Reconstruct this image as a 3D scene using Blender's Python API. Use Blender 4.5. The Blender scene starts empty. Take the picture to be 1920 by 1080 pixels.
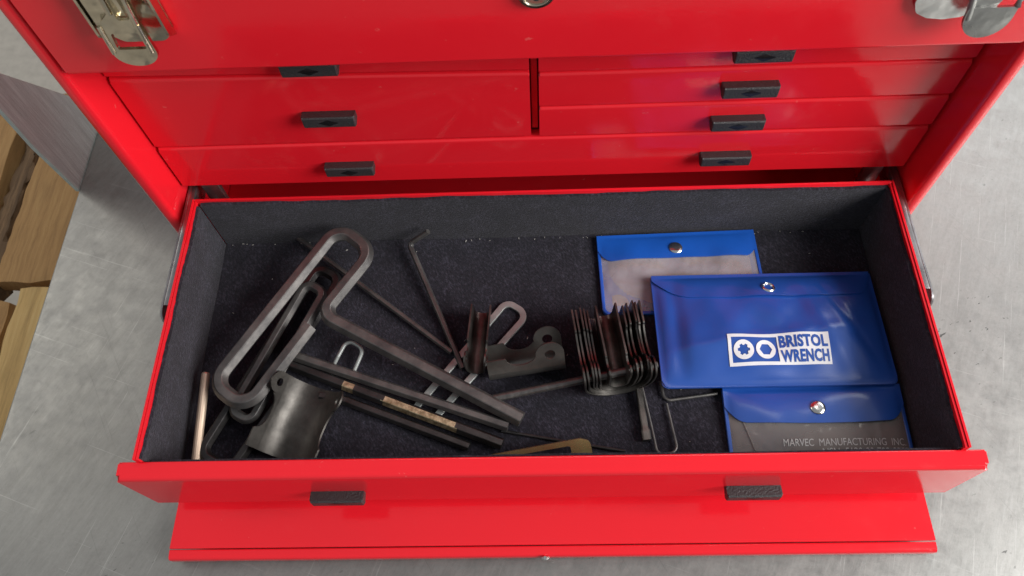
import bpy, bmesh, math, random
from mathutils import Vector, Matrix, Quaternion
from mathutils.geometry import tessellate_polygon

random.seed(7)
S = bpy.context.scene
COL = S.collection

# ------------------------------------------------------------------ camera
cd = bpy.data.cameras.new('camera')
cam = bpy.data.objects.new('camera', cd); COL.objects.link(cam); S.camera = cam
cd.sensor_width = 36.0
cd.lens = 26.974
cd.clip_start = 0.01; cd.clip_end = 50
RIGHT = Vector((0.99915237, -0.0036406, -0.0410035))
UP = Vector((0.02254738, 0.88177417, 0.4711326))
FWD = Vector((-0.03444062, 0.47165778, -0.88110884))
m = Matrix((RIGHT, UP, -FWD)).transposed().to_4x4()
m.translation = Vector((-0.00097, -0.28927, 0.51944))
cam.matrix_world = m
cd.dof.use_dof = True
cd.dof.focus_distance = 0.50
cd.dof.aperture_fstop = 18.0

# ------------------------------------------------------------------ light: indoor, soft daylight from a wide door on the right
W = bpy.data.worlds.new('World'); S.world = W; W.use_nodes = True
bg = W.node_tree.nodes['Background']
bg.inputs[0].default_value = (0.92, 0.96, 1.0, 1); bg.inputs[1].default_value = 0.30
def area(name, loc, target, sx, sy, power, col):
    l = bpy.data.lights.new(name, 'AREA'); l.shape = 'RECTANGLE'; l.size = sx; l.size_y = sy
    l.energy = power; l.color = col
    o = bpy.data.objects.new(name, l); COL.objects.link(o)
    o.location = loc
    o.rotation_euler = (Vector(target) - Vector(loc)).to_track_quat('-Z', 'Y').to_euler()
    return o
area('door_light', (1.5, -0.62, 0.98), (0.0, -0.05, 0.08), 1.0, 1.0, 52.0, (1.0, 0.985, 0.96))
area('back_window_light', (1.5, 1.5, 1.5), (0.2, 0.0, 0.0), 1.4, 1.0, 14.0, (0.97, 0.99, 1.0))
area('overhead_fill_light', (0.1, 0.85, 1.9), (-0.2, 0.05, 0.0), 1.4, 0.6, 9.0, (1.0, 0.96, 0.9))  # overhead fill, placed to reach the side plate over the chest
area('left_fill_light', (-2.2, 0.7, 1.3), (-0.3, 0.0, -0.05), 1.2, 1.0, 9.0, (1.0, 0.95, 0.86))  # added warm fill for the table's left side and the pallet
S.view_settings.view_transform = 'Standard'
S.view_settings.look = 'None'
S.view_settings.exposure = 0.0
S.view_settings.gamma = 1.0
S.render.engine = 'CYCLES'

# ------------------------------------------------------------------ materials
def newmat(name):
    mt = bpy.data.materials.new(name); mt.use_nodes = True
    nt = mt.node_tree
    return mt, nt, nt.nodes['Principled BSDF']
def N(nt, t, **kw):
    n = nt.nodes.new(t)
    for k, v in kw.items(): setattr(n, k, v)
    return n
def noise(nt, scale, detail=3, rough=0.5, vec=None, stretch=None, obj=True):
    tc = N(nt, 'ShaderNodeTexCoord'); src = tc.outputs['Object']
    if stretch:
        mp = N(nt, 'ShaderNodeMapping', vector_type='TEXTURE'); mp.inputs['Scale'].default_value = [1.0/q for q in stretch[:3]]
        if len(stretch) > 3: mp.inputs['Rotation'].default_value = (0, 0, stretch[3])
        nt.links.new(src, mp.inputs[0]); src = mp.outputs[0]
    n = N(nt, 'ShaderNodeTexNoise'); n.inputs['Scale'].default_value = scale
    n.inputs['Detail'].default_value = detail; n.inputs['Roughness'].default_value = rough
    nt.links.new(src, n.inputs['Vector']); return n.outputs['Fac']
def ramp(nt, fac, stops):
    r = N(nt, 'ShaderNodeValToRGB'); e = r.color_ramp.elements
    while len(e) < len(stops): e.new(0.5)
    for q, (p, c) in zip(e, stops):
        q.position = p; q.color = (c, c, c, 1) if not isinstance(c, tuple) else (*c, 1)
    nt.links.new(fac, r.inputs[0]); return r.outputs[0]
def mixc(nt, fac, a, b):
    mx = N(nt, 'ShaderNodeMix', data_type='RGBA')
    for s, v in ((mx.inputs[0], fac), (mx.inputs[6], a), (mx.inputs[7], b)):
        if isinstance(v, bpy.types.NodeSocket): nt.links.new(v, s)
        elif isinstance(v, tuple): s.default_value = (*v, 1)
        else: s.default_value = v
    return mx.outputs[2]
def bump(nt, bs, h, strength, dist):
    b = N(nt, 'ShaderNodeBump'); b.inputs['Strength'].default_value = strength; b.inputs['Distance'].default_value = dist
    nt.links.new(h, b.inputs['Height']); nt.links.new(b.outputs[0], bs.inputs['Normal']); return b
def maprange(nt, v, a, b, c, d):
    r = N(nt, 'ShaderNodeMapRange'); r.inputs[1].default_value = a; r.inputs[2].default_value = b
    r.inputs[3].default_value = c; r.inputs[4].default_value = d; nt.links.new(v, r.inputs[0]); return r.outputs[0]

def mat_red():
    mt, nt, b = newmat('red_paint')
    dust = ramp(nt, noise(nt, 22, 7, 0.75), [(0.58, 0.0), (0.82, 0.22)])
    spots = ramp(nt, noise(nt, 150, 3, 0.6), [(0.71, 0.0), (0.77, 0.22)])
    rub = ramp(nt, noise(nt, 30, 6, 0.8, stretch=(0.6, 3.0, 5.0, 0.4)), [(0.66, 0.0), (0.78, 0.20)])
    c = mixc(nt, dust, (0.77, 0.013, 0.024), (0.72, 0.11, 0.10))
    c = mixc(nt, spots, c, (0.78, 0.30, 0.26))
    c = mixc(nt, rub, c, (0.80, 0.20, 0.18))
    nt.links.new(c, b.inputs['Base Color'])
    sm = maprange(nt, noise(nt, 16, 6, 0.7), 0.42, 0.72, 0.07, 0.26)
    nt.links.new(sm, b.inputs['Roughness'])
    b.inputs['IOR'].default_value = 1.58
    h = N(nt, 'ShaderNodeMath', operation='MULTIPLY_ADD'); nt.links.new(noise(nt, 7, 3), h.inputs[0]); h.inputs[1].default_value = 14.0
    nt.links.new(noise(nt, 380, 2), h.inputs[2])
    bump(nt, b, h.outputs[0], 0.07, 0.0004)
    return mt
def mat_metal(name, col, rough, metal=1.0, var=0.35, brush=None, tint=None, bumpk=0.15, scale=90, wob=0.0):
    mt, nt, b = newmat(name)
    f = noise(nt, scale, 5, 0.65)
    d = tuple(x * (1 - var) for x in col)
    c = mixc(nt, ramp(nt, f, [(0.35, 0.0), (0.65, 1.0)]), d, tint or col)
    nt.links.new(c, b.inputs['Base Color']); b.inputs['Metallic'].default_value = metal
    r = maprange(nt, noise(nt, scale * 0.6, 4), 0.3, 0.7, rough * 0.8, min(1, rough * 1.3)); nt.links.new(r, b.inputs['Roughness'])
    bump(nt, b, noise(nt, 40 if brush else scale * 6, 3, 0.6, stretch=brush), bumpk, 0.0004)
    if wob:
        b2 = N(nt, 'ShaderNodeBump'); b2.inputs['Strength'].default_value = wob; b2.inputs['Distance'].default_value = 0.004
        nt.links.new(noise(nt, 75, 2, 0.4), b2.inputs['Height'])
        nt.links.new(b2.outputs[0], b.inputs['Normal'].links[0].from_node.inputs['Normal'])
    return mt
def mat_plain(name, col, rough, spec=0.5, bumps=None):
    mt, nt, b = newmat(name)
    f = noise(nt, 60, 4)
    c = mixc(nt, f, tuple(x * 0.8 for x in col), tuple(min(1, x * 1.2) for x in col))
    nt.links.new(c, b.inputs['Base Color']); b.inputs['Roughness'].default_value = rough
    b.inputs['Specular IOR Level'].default_value = spec
    if bumps: bump(nt, b, noise(nt, bumps[0], 3, 0.6), bumps[1], bumps[2])
    return mt
def mat_felt():
    mt, nt, b = newmat('navy_felt')
    fib = noise(nt, 700, 4, 0.8, stretch=(1.0, 0.5, 1.0, 0.5))
    cl = noise(nt, 70, 5, 0.65)
    f = N(nt, 'ShaderNodeMath', operation='MULTIPLY_ADD'); nt.links.new(fib, f.inputs[0]); f.inputs[1].default_value = 0.75
    nt.links.new(maprange(nt, cl, 0.3, 0.7, 0.08, 0.18), f.inputs[2])
    c = ramp(nt, f.outputs[0], [(0.36, (0.005, 0.0045, 0.0085)), (0.52, (0.0155, 0.0135, 0.0215)), (0.68, (0.058, 0.054, 0.078))])
    nt.links.new(c, b.inputs['Base Color']); b.inputs['Roughness'].default_value = 0.95
    b.inputs['Specular IOR Level'].default_value = 0.15
    b.inputs['Sheen Weight'].default_value = 0.12; b.inputs['Sheen Roughness'].default_value = 0.6
    bump(nt, b, fib, 0.6, 0.0012)
    return mt
def mat_table():
    mt, nt, b = newmat('worn_steel_sheet')
    big = noise(nt, 4, 6, 0.6); mid = noise(nt, 60, 7, 0.75); fine = noise(nt, 300, 5, 0.85)
    br = noise(nt, 30, 7, 0.85, stretch=(0.9, 6.0, 1, 1.1))
    scr = noise(nt, 22, 4, 0.7, stretch=(0.22, 16.0, 1, 1.25)); scr2 = noise(nt, 25, 4, 0.7, stretch=(0.25, 17.0, 1, 2.1)); scr3 = noise(nt, 18, 4, 0.7, stretch=(0.2, 15.0, 1, -0.35))
    spk = ramp(nt, noise(nt, 125, 3, 0.6, stretch=(1.0, 2.2, 1, 0.5)), [(0.65, 0.0), (0.68, 0.95)])
    mask = ramp(nt, noise(nt, 9, 3), [(0.55, 0.0), (0.66, 1.0)])
    stain = ramp(nt, noise(nt, 13, 6, 0.7), [(0.60, 0.0), (0.74, 0.38)])
    c = ramp(nt, big, [(0.3, (0.235, 0.233, 0.220)), (0.7, (0.325, 0.322, 0.308))])
    c = mixc(nt, maprange(nt, mid, 0.35, 0.7, 0.0, 0.40), c, (0.38, 0.377, 0.362))
    c = mixc(nt, maprange(nt, fine, 0.38, 0.66, 0.0, 0.55), c, (0.22, 0.22, 0.21))
    c = mixc(nt, maprange(nt, br, 0.38, 0.66, 0.0, 0.42), c, (0.40, 0.40, 0.388))
    c = mixc(nt, stain, c, (0.20, 0.20, 0.195))
    for k, col, w in ((scr, (0.70, 0.70, 0.68), 0.32), (scr2, (0.14, 0.14, 0.135), 0.3), (scr3, (0.74, 0.74, 0.72), 0.25)):
        c = mixc(nt, ramp(nt, k, [(0.640, 0.0), (0.665, w), (0.70, 0.0)]), c, col)
    mm = N(nt, 'ShaderNodeMath', operation='MULTIPLY'); nt.links.new(spk, mm.inputs[0]); nt.links.new(mask, mm.inputs[1])
    c = mixc(nt, mm.outputs[0], c, (0.05, 0.05, 0.05))
    nt.links.new(c, b.inputs['Base Color'])
    b.inputs['Metallic'].default_value = 0.70
    nt.links.new(maprange(nt, mid, 0.3, 0.7, 0.32, 0.52), b.inputs['Roughness'])
    bump(nt, b, br, 0.16, 0.0006)
    return mt
def mat_splash():
    mt, nt, b = newmat('brushed_sheet')
    g = noise(nt, 40, 6, 0.8, stretch=(1.0, 9.0, 0.5)); k = noise(nt, 12, 4)
    c = ramp(nt, g, [(0.32, (0.36, 0.46, 0.44)), (0.5, (0.48, 0.61, 0.585)), (0.68, (0.62, 0.77, 0.735))])  # green tint offsets the red light bounced off the chest
    c = mixc(nt, maprange(nt, k, 0.4, 0.7, 0.0, 0.35), c, (0.5, 0.5, 0.47))
    nt.links.new(c, b.inputs['Base Color']); b.inputs['Roughness'].default_value = 0.55; b.inputs['Specular IOR Level'].default_value = 0.3
    bump(nt, b, g, 0.6, 0.001)
    return mt
def mat_wood(name, a, c2, ang=0.0):
    mt, nt, b = newmat(name)
    g = noise(nt, 26, 7, 0.75, stretch=(7.0, 0.35, 2.0, ang)); k = noise(nt, 14, 4, 0.6, stretch=(1.2, 0.5, 1.0))
    c = ramp(nt, g, [(0.28, tuple(x * 0.6 for x in a)), (0.5, a), (0.72, c2)])
    c = mixc(nt, ramp(nt, k, [(0.55, 0.0), (0.75, 0.55)]), c, tuple(x * 0.45 for x in a))
    nt.links.new(c, b.inputs['Base Color']); b.inputs['Roughness'].default_value = 0.75
    bump(nt, b, g, 0.5, 0.002)
    return mt
def mat_vinyl(name, col, rough=0.32, trans=0.0):
    mt, nt, b = newmat(name)
    f = noise(nt, 30, 4)
    nt.links.new(mixc(nt, f, tuple(x * 0.8 for x in col), tuple(min(1, x * 1.2) for x in col)), b.inputs['Base Color'])
    b.inputs['Roughness'].default_value = rough; b.inputs['IOR'].default_value = 1.53
    b.inputs['Coat Weight'].default_value = 0.5; b.inputs['Coat Roughness'].default_value = 0.16
    if trans: b.inputs['Alpha'].default_value = 1 - trans
    h = noise(nt, 17, 3, 0.5); bump(nt, b, h, 0.16, 0.004)
    return mt
def mat_window(name, col, alpha):
    mt, nt, b = newmat(name)
    b.inputs['Base Color'].default_value = (*col, 1); b.inputs['Roughness'].default_value = 0.12; b.inputs['IOR'].default_value = 1.53
    nt.links.new(maprange(nt, noise(nt, 24, 4, 0.6), 0.3, 0.7, alpha - 0.15, alpha + 0.15), b.inputs['Alpha'])
    bump(nt, b, noise(nt, 28, 3, 0.5), 0.8, 0.006)
    return mt

def mat_insert():
    mt, nt, b = newmat('contents_reflection_mottle')
    f = noise(nt, 30, 3, 0.5, stretch=(1.0, 2.6, 1.0, -0.15))
    c = ramp(nt, f, [(0.30, (0.50, 0.45, 0.52)), (0.46, (0.42, 0.34, 0.40)), (0.56, (0.34, 0.20, 0.12)), (0.70, (0.14, 0.09, 0.08))])  # tan and lilac mottling stands in for blurred contents and film reflections
    nt.links.new(c, b.inputs['Base Color']); b.inputs['Roughness'].default_value = 0.6
    return mt
M = dict(
    red=mat_red(),
    felt=mat_felt(),
    table=mat_table(),
    floor=mat_plain('concrete', (0.55, 0.51, 0.45), 0.8, bumps=(40, 0.2, 0.003)),
    splash=mat_splash(),
    black=mat_plain('black_plastic', (0.028, 0.028, 0.030), 0.43, bumps=(1000, 0.8, 0.0010)),
    gloss=mat_plain('smooth_black_plastic', (0.008, 0.008, 0.009), 0.25),
    oxide=mat_metal('black_oxide_steel', (0.15, 0.145, 0.145), 0.42, metal=0.75, var=0.35, scale=60, tint=(0.19, 0.18, 0.172)),
    oxide_dark=mat_metal('dark_oxide_steel', (0.085, 0.08, 0.08), 0.38, metal=0.85, var=0.35),
    clip=mat_metal('spring_steel', (0.19, 0.178, 0.165), 0.36, metal=0.9, var=0.6, wob=0.14, scale=55, brush=(1, 10, 1)),
    gun=mat_metal('gunmetal_sheet', (0.105, 0.098, 0.09), 0.46, metal=0.85, var=0.6, scale=45, wob=0.12),
    bare=mat_metal('bare_spring_steel', (0.22, 0.21, 0.195), 0.36, metal=0.85, var=0.35, scale=50, brush=(1, 10, 1)),
    bright=mat_metal('bright_wire', (0.42, 0.44, 0.43), 0.4, metal=0.45, var=0.3),
    worn=mat_metal('worn_bare_steel', (0.62, 0.48, 0.27), 0.38, metal=0.9, var=0.55, scale=240, tint=(0.80, 0.68, 0.45), brush=(14, 1, 1), bumpk=0.5),
    zinc=mat_metal('yellow_zinc', (0.88, 0.45, 0.22), 0.26, metal=0.85, var=0.05, scale=45, tint=(0.90, 0.68, 0.30), bumpk=0.05),
    rodz=mat_metal('pale_zinc', (0.86, 0.68, 0.52), 0.42, metal=0.6, var=0.12, scale=30, bumpk=0.03),
    nickel=mat_metal('warm_reflection_nickel', (0.74, 0.67, 0.52), 0.16, metal=1.0, var=0.3, scale=60, bumpk=0.05, wob=0.28),  # warm colour stands in for reflected wood and yellow surroundings
    chrome=mat_metal('bright_nickel', (0.80, 0.80, 0.78), 0.20, metal=1.0, var=0.15, scale=60, bumpk=0.05, wob=0.2),
    dull=mat_metal('dull_nickel', (0.55, 0.55, 0.53), 0.28, metal=1.0, var=0.35, scale=45, bumpk=0.1, wob=0.3),
    rail=mat_metal('rail_steel', (0.42, 0.41, 0.42), 0.30, metal=0.95, var=0.3),
    blue=mat_vinyl('blue_vinyl', (0.010, 0.10, 0.50)),
    navy=mat_vinyl('deep_blue_vinyl', (0.013, 0.078, 0.38), 0.34),
    white=mat_plain('white_print', (0.78, 0.79, 0.82), 0.5),
    silver=mat_plain('silver_print', (0.50, 0.50, 0.50), 0.45),
    clear=mat_window('milky_clear_vinyl', (0.50, 0.455, 0.48), 0.40),
    insert=mat_insert(),
    smoke=mat_window('smoky_clear_vinyl', (0.26, 0.235, 0.22), 0.62),
    wood=mat_wood('pallet_wood', (0.40, 0.225, 0.085), (0.50, 0.31, 0.125)),
    wood_dark=mat_wood('weathered_wood', (0.13, 0.075, 0.035), (0.30, 0.18, 0.09)),
    wood_pale=mat_wood('fresh_wood', (0.60, 0.39, 0.15), (0.70, 0.50, 0.22)),
    lint=mat_plain('lint', (0.42, 0.40, 0.37), 0.9),
)

# ------------------------------------------------------------------ helpers (all lengths in millimetres)
MM = 0.001
def finish(bm, smooth=35):
    bmesh.ops.recalc_face_normals(bm, faces=bm.faces)
    if smooth:
        a = math.radians(smooth)
        for f in bm.faces: f.smooth = True
        for e in bm.edges:
            e.smooth = len(e.link_faces) == 2 and e.calc_face_angle(0) < a
def obj(name, bm, mat, parent=None, smooth=35, loc=None, rot=None):
    finish(bm, smooth)
    for v in bm.verts: v.co *= MM
    me = bpy.data.meshes.new(name); bm.to_mesh(me); bm.free()
    for q in (mat if isinstance(mat, (list, tuple)) else [mat]): me.materials.append(q)
    o = bpy.data.objects.new(name, me); COL.objects.link(o)
    if parent: o.parent = parent
    if loc: o.location = Vector(loc) * MM
    if rot: o.rotation_euler = rot
    return o
def empty(name, loc=(0, 0, 0), rot=None, parent=None):
    o = bpy.data.objects.new(name, None); COL.objects.link(o); o.location = Vector(loc) * MM
    o.empty_display_size = 0.01
    if rot: o.rotation_euler = rot
    if parent: o.parent = parent
    return o
def tag(o, label=None, cat=None, group=None, kind=None):
    if label: o['label'] = label
    if cat: o['category'] = cat
    if group: o['group'] = group
    if kind: o['kind'] = kind
    return o
def box(bm, x0, x1, y0, y1, z0, z1, bev=0.0, seg=2):
    vs = [bm.verts.new(p) for p in ((x0,y0,z0),(x1,y0,z0),(x1,y1,z0),(x0,y1,z0),(x0,y0,z1),(x1,y0,z1),(x1,y1,z1),(x0,y1,z1))]
    fs = [bm.faces.new([vs[i] for i in q]) for q in ((0,3,2,1),(4,5,6,7),(0,1,5,4),(1,2,6,5),(2,3,7,6),(3,0,4,7))]
    if bev:
        es = set(e for f in fs for e in f.edges)
        bmesh.ops.bevel(bm, geom=list(es), offset=bev, segments=seg, affect='EDGES', profile=0.5)
def nb(): return bmesh.new()
def rounded(pts, rads, n=6):
    """2D polygon with rounded corners"""
    out = []; k = len(pts)
    for i in range(k):
        p, a, b = Vector(pts[i]), Vector(pts[i-1]), Vector(pts[(i+1) % k])
        r = rads[i] if isinstance(rads, (list, tuple)) else rads
        if r <= 0: out.append(tuple(p)); continue
        d1, d2 = (a-p).normalized(), (b-p).normalized()
        ang = d1.angle(d2); t = min(r / math.tan(ang/2), (a-p).length*0.499, (b-p).length*0.499)
        s, e = p + d1*t, p + d2*t
        for j in range(n+1):
            u = j/n; out.append(tuple(s*(1-u)**2 + p*2*u*(1-u) + e*u*u))
    return out
def circle(cx, cy, r, n=20, ph=0): return [(cx + r*math.cos(ph+2*math.pi*i/n), cy + r*math.sin(ph+2*math.pi*i/n)) for i in range(n)]
def prism(bm, loops, t0, t1, M4=None, mi=0):
    """polygon with holes, in local XY, extruded from z=t0 to t1"""
    M4 = M4 or Matrix.Identity(4)
    allp = [p for l in loops for p in l]
    tri = tessellate_polygon([[Vector((p[0], p[1], 0)) for p in l] for l in loops])
    lo = [bm.verts.new(M4 @ Vector((p[0], p[1], t0))) for p in allp]
    hi = [bm.verts.new(M4 @ Vector((p[0], p[1], t1))) for p in allp]
    for t in tri:
        if len(set(t)) < 3: continue
        try:
            f = bm.faces.new([hi[i] for i in t]); f.material_index = mi
            f = bm.faces.new([lo[i] for i in reversed(t)]); f.material_index = mi
        except ValueError: pass
    o = 0
    for l in loops:
        k = len(l)
        for i in range(k):
            a, b2 = o+i, o+(i+1) % k
            f = bm.faces.new([lo[a], lo[b2], hi[b2], hi[a]]); f.material_index = mi
        o += k
# frames: map local XY polygon into XZ facing -Y  (x->x, y->z, z-> -y)
FRONT = Matrix(((1,0,0,0),(0,0,-1,0),(0,1,0,0),(0,0,0,1)))
SIDE = Matrix(((0,0,1,0),(1,0,0,0),(0,1,0,0),(0,0,0,1)))      # local x->y, y->z, extrude along x
def extrude_x(bm, prof, x0, x1, shear=None):
    """profile list of (y,z); shear(x,y,z)->z"""
    k = len(prof); n = 2
    rings = []
    for x in (x0, x1):
        rings.append([bm.verts.new((x, y, shear(x, y, z) if shear else z)) for y, z in prof])
    for i in range(k): bm.faces.new([rings[0][i], rings[0][(i+1) % k], rings[1][(i+1) % k], rings[1][i]])
    bm.faces.new(rings[0]); bm.faces.new(list(reversed(rings[1])))
def fillet(path, rads, n=8):
    P = [Vector(p) for p in path]; out = [P[0]]
    for i in range(1, len(P)-1):
        r = rads[i-1] if isinstance(rads, (list, tuple)) else rads
        a, p, b = P[i-1], P[i], P[i+1]
        d1, d2 = (a-p).normalized(), (b-p).normalized(); ang = d1.angle(d2)
        if r <= 0 or ang > 3.1: out.append(p); continue
        t = min(r / math.tan(ang/2), (a-p).length*0.49, (b-p).length*0.49); r2 = t*math.tan(ang/2)
        bis = (d1+d2).normalized(); c = p + bis * (r2/math.sin(ang/2))
        s, e = p + d1*t - c, p + d2*t - c
        tot = s.angle(e)
        for j in range(n+1):
            u = j/n
            v = (s*math.sin((1-u)*tot) + e*math.sin(u*tot)) / math.sin(tot) if tot > 1e-4 else s
            out.append(c + v)
    out.append(P[-1]); return out
def polyprof(n, r, ph=0.0, cham=0.12):
    if n >= 10: return [(r*math.cos(2*math.pi*i/n), r*math.sin(2*math.pi*i/n)) for i in range(n)]
    base = [Vector((r*math.cos(ph+2*math.pi*i/n), r*math.sin(ph+2*math.pi*i/n))) for i in range(n)]
    out = []
    for i in range(n):
        a, p, b = base[i-1], base[i], base[(i+1) % n]
        out += [tuple(p+(a-p)*cham), tuple(p+(b-p)*cham)]
    return out
def sweep(bm, path, prof, upv=(0, 0, 1), taper=None, mi=0, sub=0):
    P = [Vector(p) for p in path]
    if sub:
        Q = []
        for a, b in zip(P, P[1:]):
            k = max(1, int((b-a).length/sub))
            Q += [a.lerp(b, i/k) for i in range(k)]
        P = Q + [P[-1]]
    rings = []; n = len(P); up = Vector(upv)
    for i in range(n):
        t = (P[min(i+1, n-1)] - P[max(i-1, 0)]).normalized()
        side = t.cross(up)
        if side.length < 0.05: side = t.cross(Vector((0, 1, 0)))
        side.normalize(); u2 = side.cross(t).normalized()
        k = taper(i/(n-1)) if taper else 1.0
        # mitre correction
        if 0 < i < n-1:
            d1, d2 = (P[i]-P[i-1]).normalized(), (P[i+1]-P[i]).normalized()
            c = max(0.5, math.cos(d1.angle(d2, 0)/2))
        rings.append([bm.verts.new(P[i] + side*(x*k) + u2*(y*k)) for x, y in prof])
    m_ = len(prof)
    for i in range(n-1):
        for j in range(m_):
            f = bm.faces.new([rings[i][j], rings[i][(j+1) % m_], rings[i+1][(j+1) % m_], rings[i+1][j]]); f.material_index = mi
    bm.faces.new(list(reversed(rings[0]))); bm.faces.new(rings[-1])
    return P
def lathe(bm, prof, n=24, M4=None):
    M4 = M4 or Matrix.Identity(4); rings = []
    for r, z in prof:
        rings.append([bm.verts.new(M4 @ Vector((r*math.cos(2*math.pi*i/n), r*math.sin(2*math.pi*i/n), z))) for i in range(n)])
    for a, b in zip(rings, rings[1:]):
        for i in range(n): bm.faces.new([a[i], a[(i+1) % n], b[(i+1) % n], b[i]])
    bm.faces.new(list(reversed(rings[0]))); bm.faces.new(rings[-1])
def dup(o, name=None, loc=None, parent=None):
    c = o.copy(); COL.objects.link(c)
    if parent: c.parent = parent
    if loc: c.location = Vector(loc)*MM
    return c

# ------------------------------------------------------------------ setting: table, floor
bm = nb(); R_ = 3.0
prof = [(-389, 0), (1100, 0)]
box(bm, -389, 1100, -700, 900, -40, 0, 2.0, 3)
tag(obj('table_top', bm, M['table']), kind='structure')
bm = nb(); box(bm, -2600, 2600, -2600, 3000, -620, -600)
tag(obj('floor', bm, M['floor']), kind='structure')
# low side plate standing along the table's left edge
bm = nb()
prism(bm, [rounded([(94, -6), (260, -6), (196, -3), (182, 2), (108, 126), (92, 150), (90, 60)], [4, 0, 3, 5, 6, 3, 0], 4)], -393.5, -390.0, SIDE)
tag(obj('side_plate', bm, M['splash']), 'brushed grey metal plate standing at the table edge behind the pallet', 'metal plate')

# pallet beside the table
pal = empty('wooden_pallet', (-600, 150, -260))
tag(pal, 'weathered wooden pallet with a splintered board beside the table', 'pallet')
def plank(name, x0, x1, y0, y1, z0, z1, mat, seed, rag=0.0, ragy=0.0):
    rnd = random.Random(seed); bm = nb()
    ny = 26; nx = 5
    g = {}
    for k, z in enumerate((z0, z1)):
        for i in range(nx+1):
            for j in range(ny+1):
                x = x0 + (x1-x0)*i/nx; y = y0 + (y1-y0)*j/ny
                if i == 0: x += rnd.uniform(-rag, rag)
                if i == nx: x += rnd.uniform(-rag, rag)
                if j in (0, ny): y += rnd.uniform(-ragy, ragy)
                zz = z + (rnd.uniform(-1.2, 1.2) if k else 0) - (2.0 if k and i in (0, nx) else 0)
                g[k, i, j] = bm.verts.new((x + 600, y - 150, zz + 260))
    for i in range(nx):
        for j in range(ny):
            bm.faces.new([g[1, i, j], g[1, i+1, j], g[1, i+1, j+1], g[1, i, j+1]])
            bm.faces.new([g[0, i, j], g[0, i, j+1], g[0, i+1, j+1], g[0, i+1, j]])
    for j in range(ny):
        bm.faces.new([g[0, 0, j], g[1, 0, j], g[1, 0, j+1], g[0, 0, j+1]])
        bm.faces.new([g[0, nx, j], g[0, nx, j+1], g[1, nx, j+1], g[1, nx, j]])
    for i in range(nx):
        bm.faces.new([g[0, i, 0], g[0, i+1, 0], g[1, i+1, 0], g[1, i, 0]])
        bm.faces.new([g[0, i, ny], g[1, i, ny], g[1, i+1, ny], g[0, i+1, ny]])
    return obj(name, bm, mat, pal, 25)
plank('board', -603, -498, 118, 392, -222, -200, M['wood'], 1, 0.8, 2)
plank('board', -745, -640, -200, 396, -222, -198, M['wood'], 2, 1.5, 2)
tag(plank('board', -636, -605, 100, 380, -232, -214, M['wood_dark'], 3, 5.0, 6), 'splintered dark board')
tag(plank('board', -628, -609, 60, 330, -216, -206, M['wood_dark'], 4, 5.5, 8), 'loose splinter of dark wood')
plank('board', -566, -500, -300, 108, -216, -196, M['wood_pale'], 5, 0.8, 1)
plank('board', -638, -579, -300, 96, -224, -204, M['wood'], 6, 1.2, 2)
plank('stringer', -760, -480, 40, 76, -310, -224, M['wood_dark'], 7, 1, 1)
plank('stringer', -760, -480, 340, 380, -310, -224, M['wood_dark'], 8, 1, 1)

# ------------------------------------------------------------------ the tool chest
chest = empty('tool_chest')
tag(chest, 'glossy red steel tool chest with its bottom drawer pulled open', 'tool chest')
YD = 23.6                                     # plane of the closed drawer fronts
def side_profile(sgn):
    bm = nb()
    xo, xi = 255.5, 246.7
    prof = rounded([(xi, 0.4), (xo, 0.0), (xo, 216), (xi, 216)], [3.6, 5.0, 1, 1], 8)
    prism(bm, [[(x*sgn, y) for x, y in prof]], 0.4, 346)
    return bm
for s in (-1, 1): obj('side_panel', side_profile(s), M['red'], chest)
bm = nb(); box(bm, -246.4, 246.4, 212, 214.5, 2, 345, 0); obj('back_panel', bm, M['red'], chest)
bm = nb(); box(bm, -246.4, 246.4, 2.5, 211.6, 0.6, 3.0, 0.6); box(bm, -246.3, 246.3, 24, 211.4, 22, 25, 0.6); obj('base', bm, M['red'], chest)
bm = nb(); box(bm, -246.4, 246.4, 26, 211.5, 229.2, 231.5, 0); obj('inner_shelf', bm, M['red'], chest)
bm = nb(); box(bm, -2.6, 1.0, 30, 211.5, 138, 229, 0); obj('centre_divider', bm, M['red'], chest)
bm = nb(); box(bm, -246.3, 246.3, 36, 211.5, 95.5, 97.0, 0); obj('drawer_shelf', bm, M['red'], chest)
# upper front and lid
bm = nb()
pr = rounded([(-1.5, 228.3), (20, 228.3), (20, 330), (-1.5, 330)], [2.0, 0, 0, 2.0], 5)
bm2 = nb(); extrude_x(bm2, pr, -244.0, 244.0)
bmesh.ops.bevel(bm2, geom=[e for e in bm2.edges if abs(e.verts[0].co.x - e.verts[1].co.x) < 1e-6], offset=1.2, segments=2, affect='EDGES')
obj('upper_front', bm2, M['red'], chest); bm.free()
bm = nb(); box(bm, -253, 253, 1, 216.2, 346.5, 360, 4, 3); obj('lid', bm, M['red'], chest)

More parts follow.
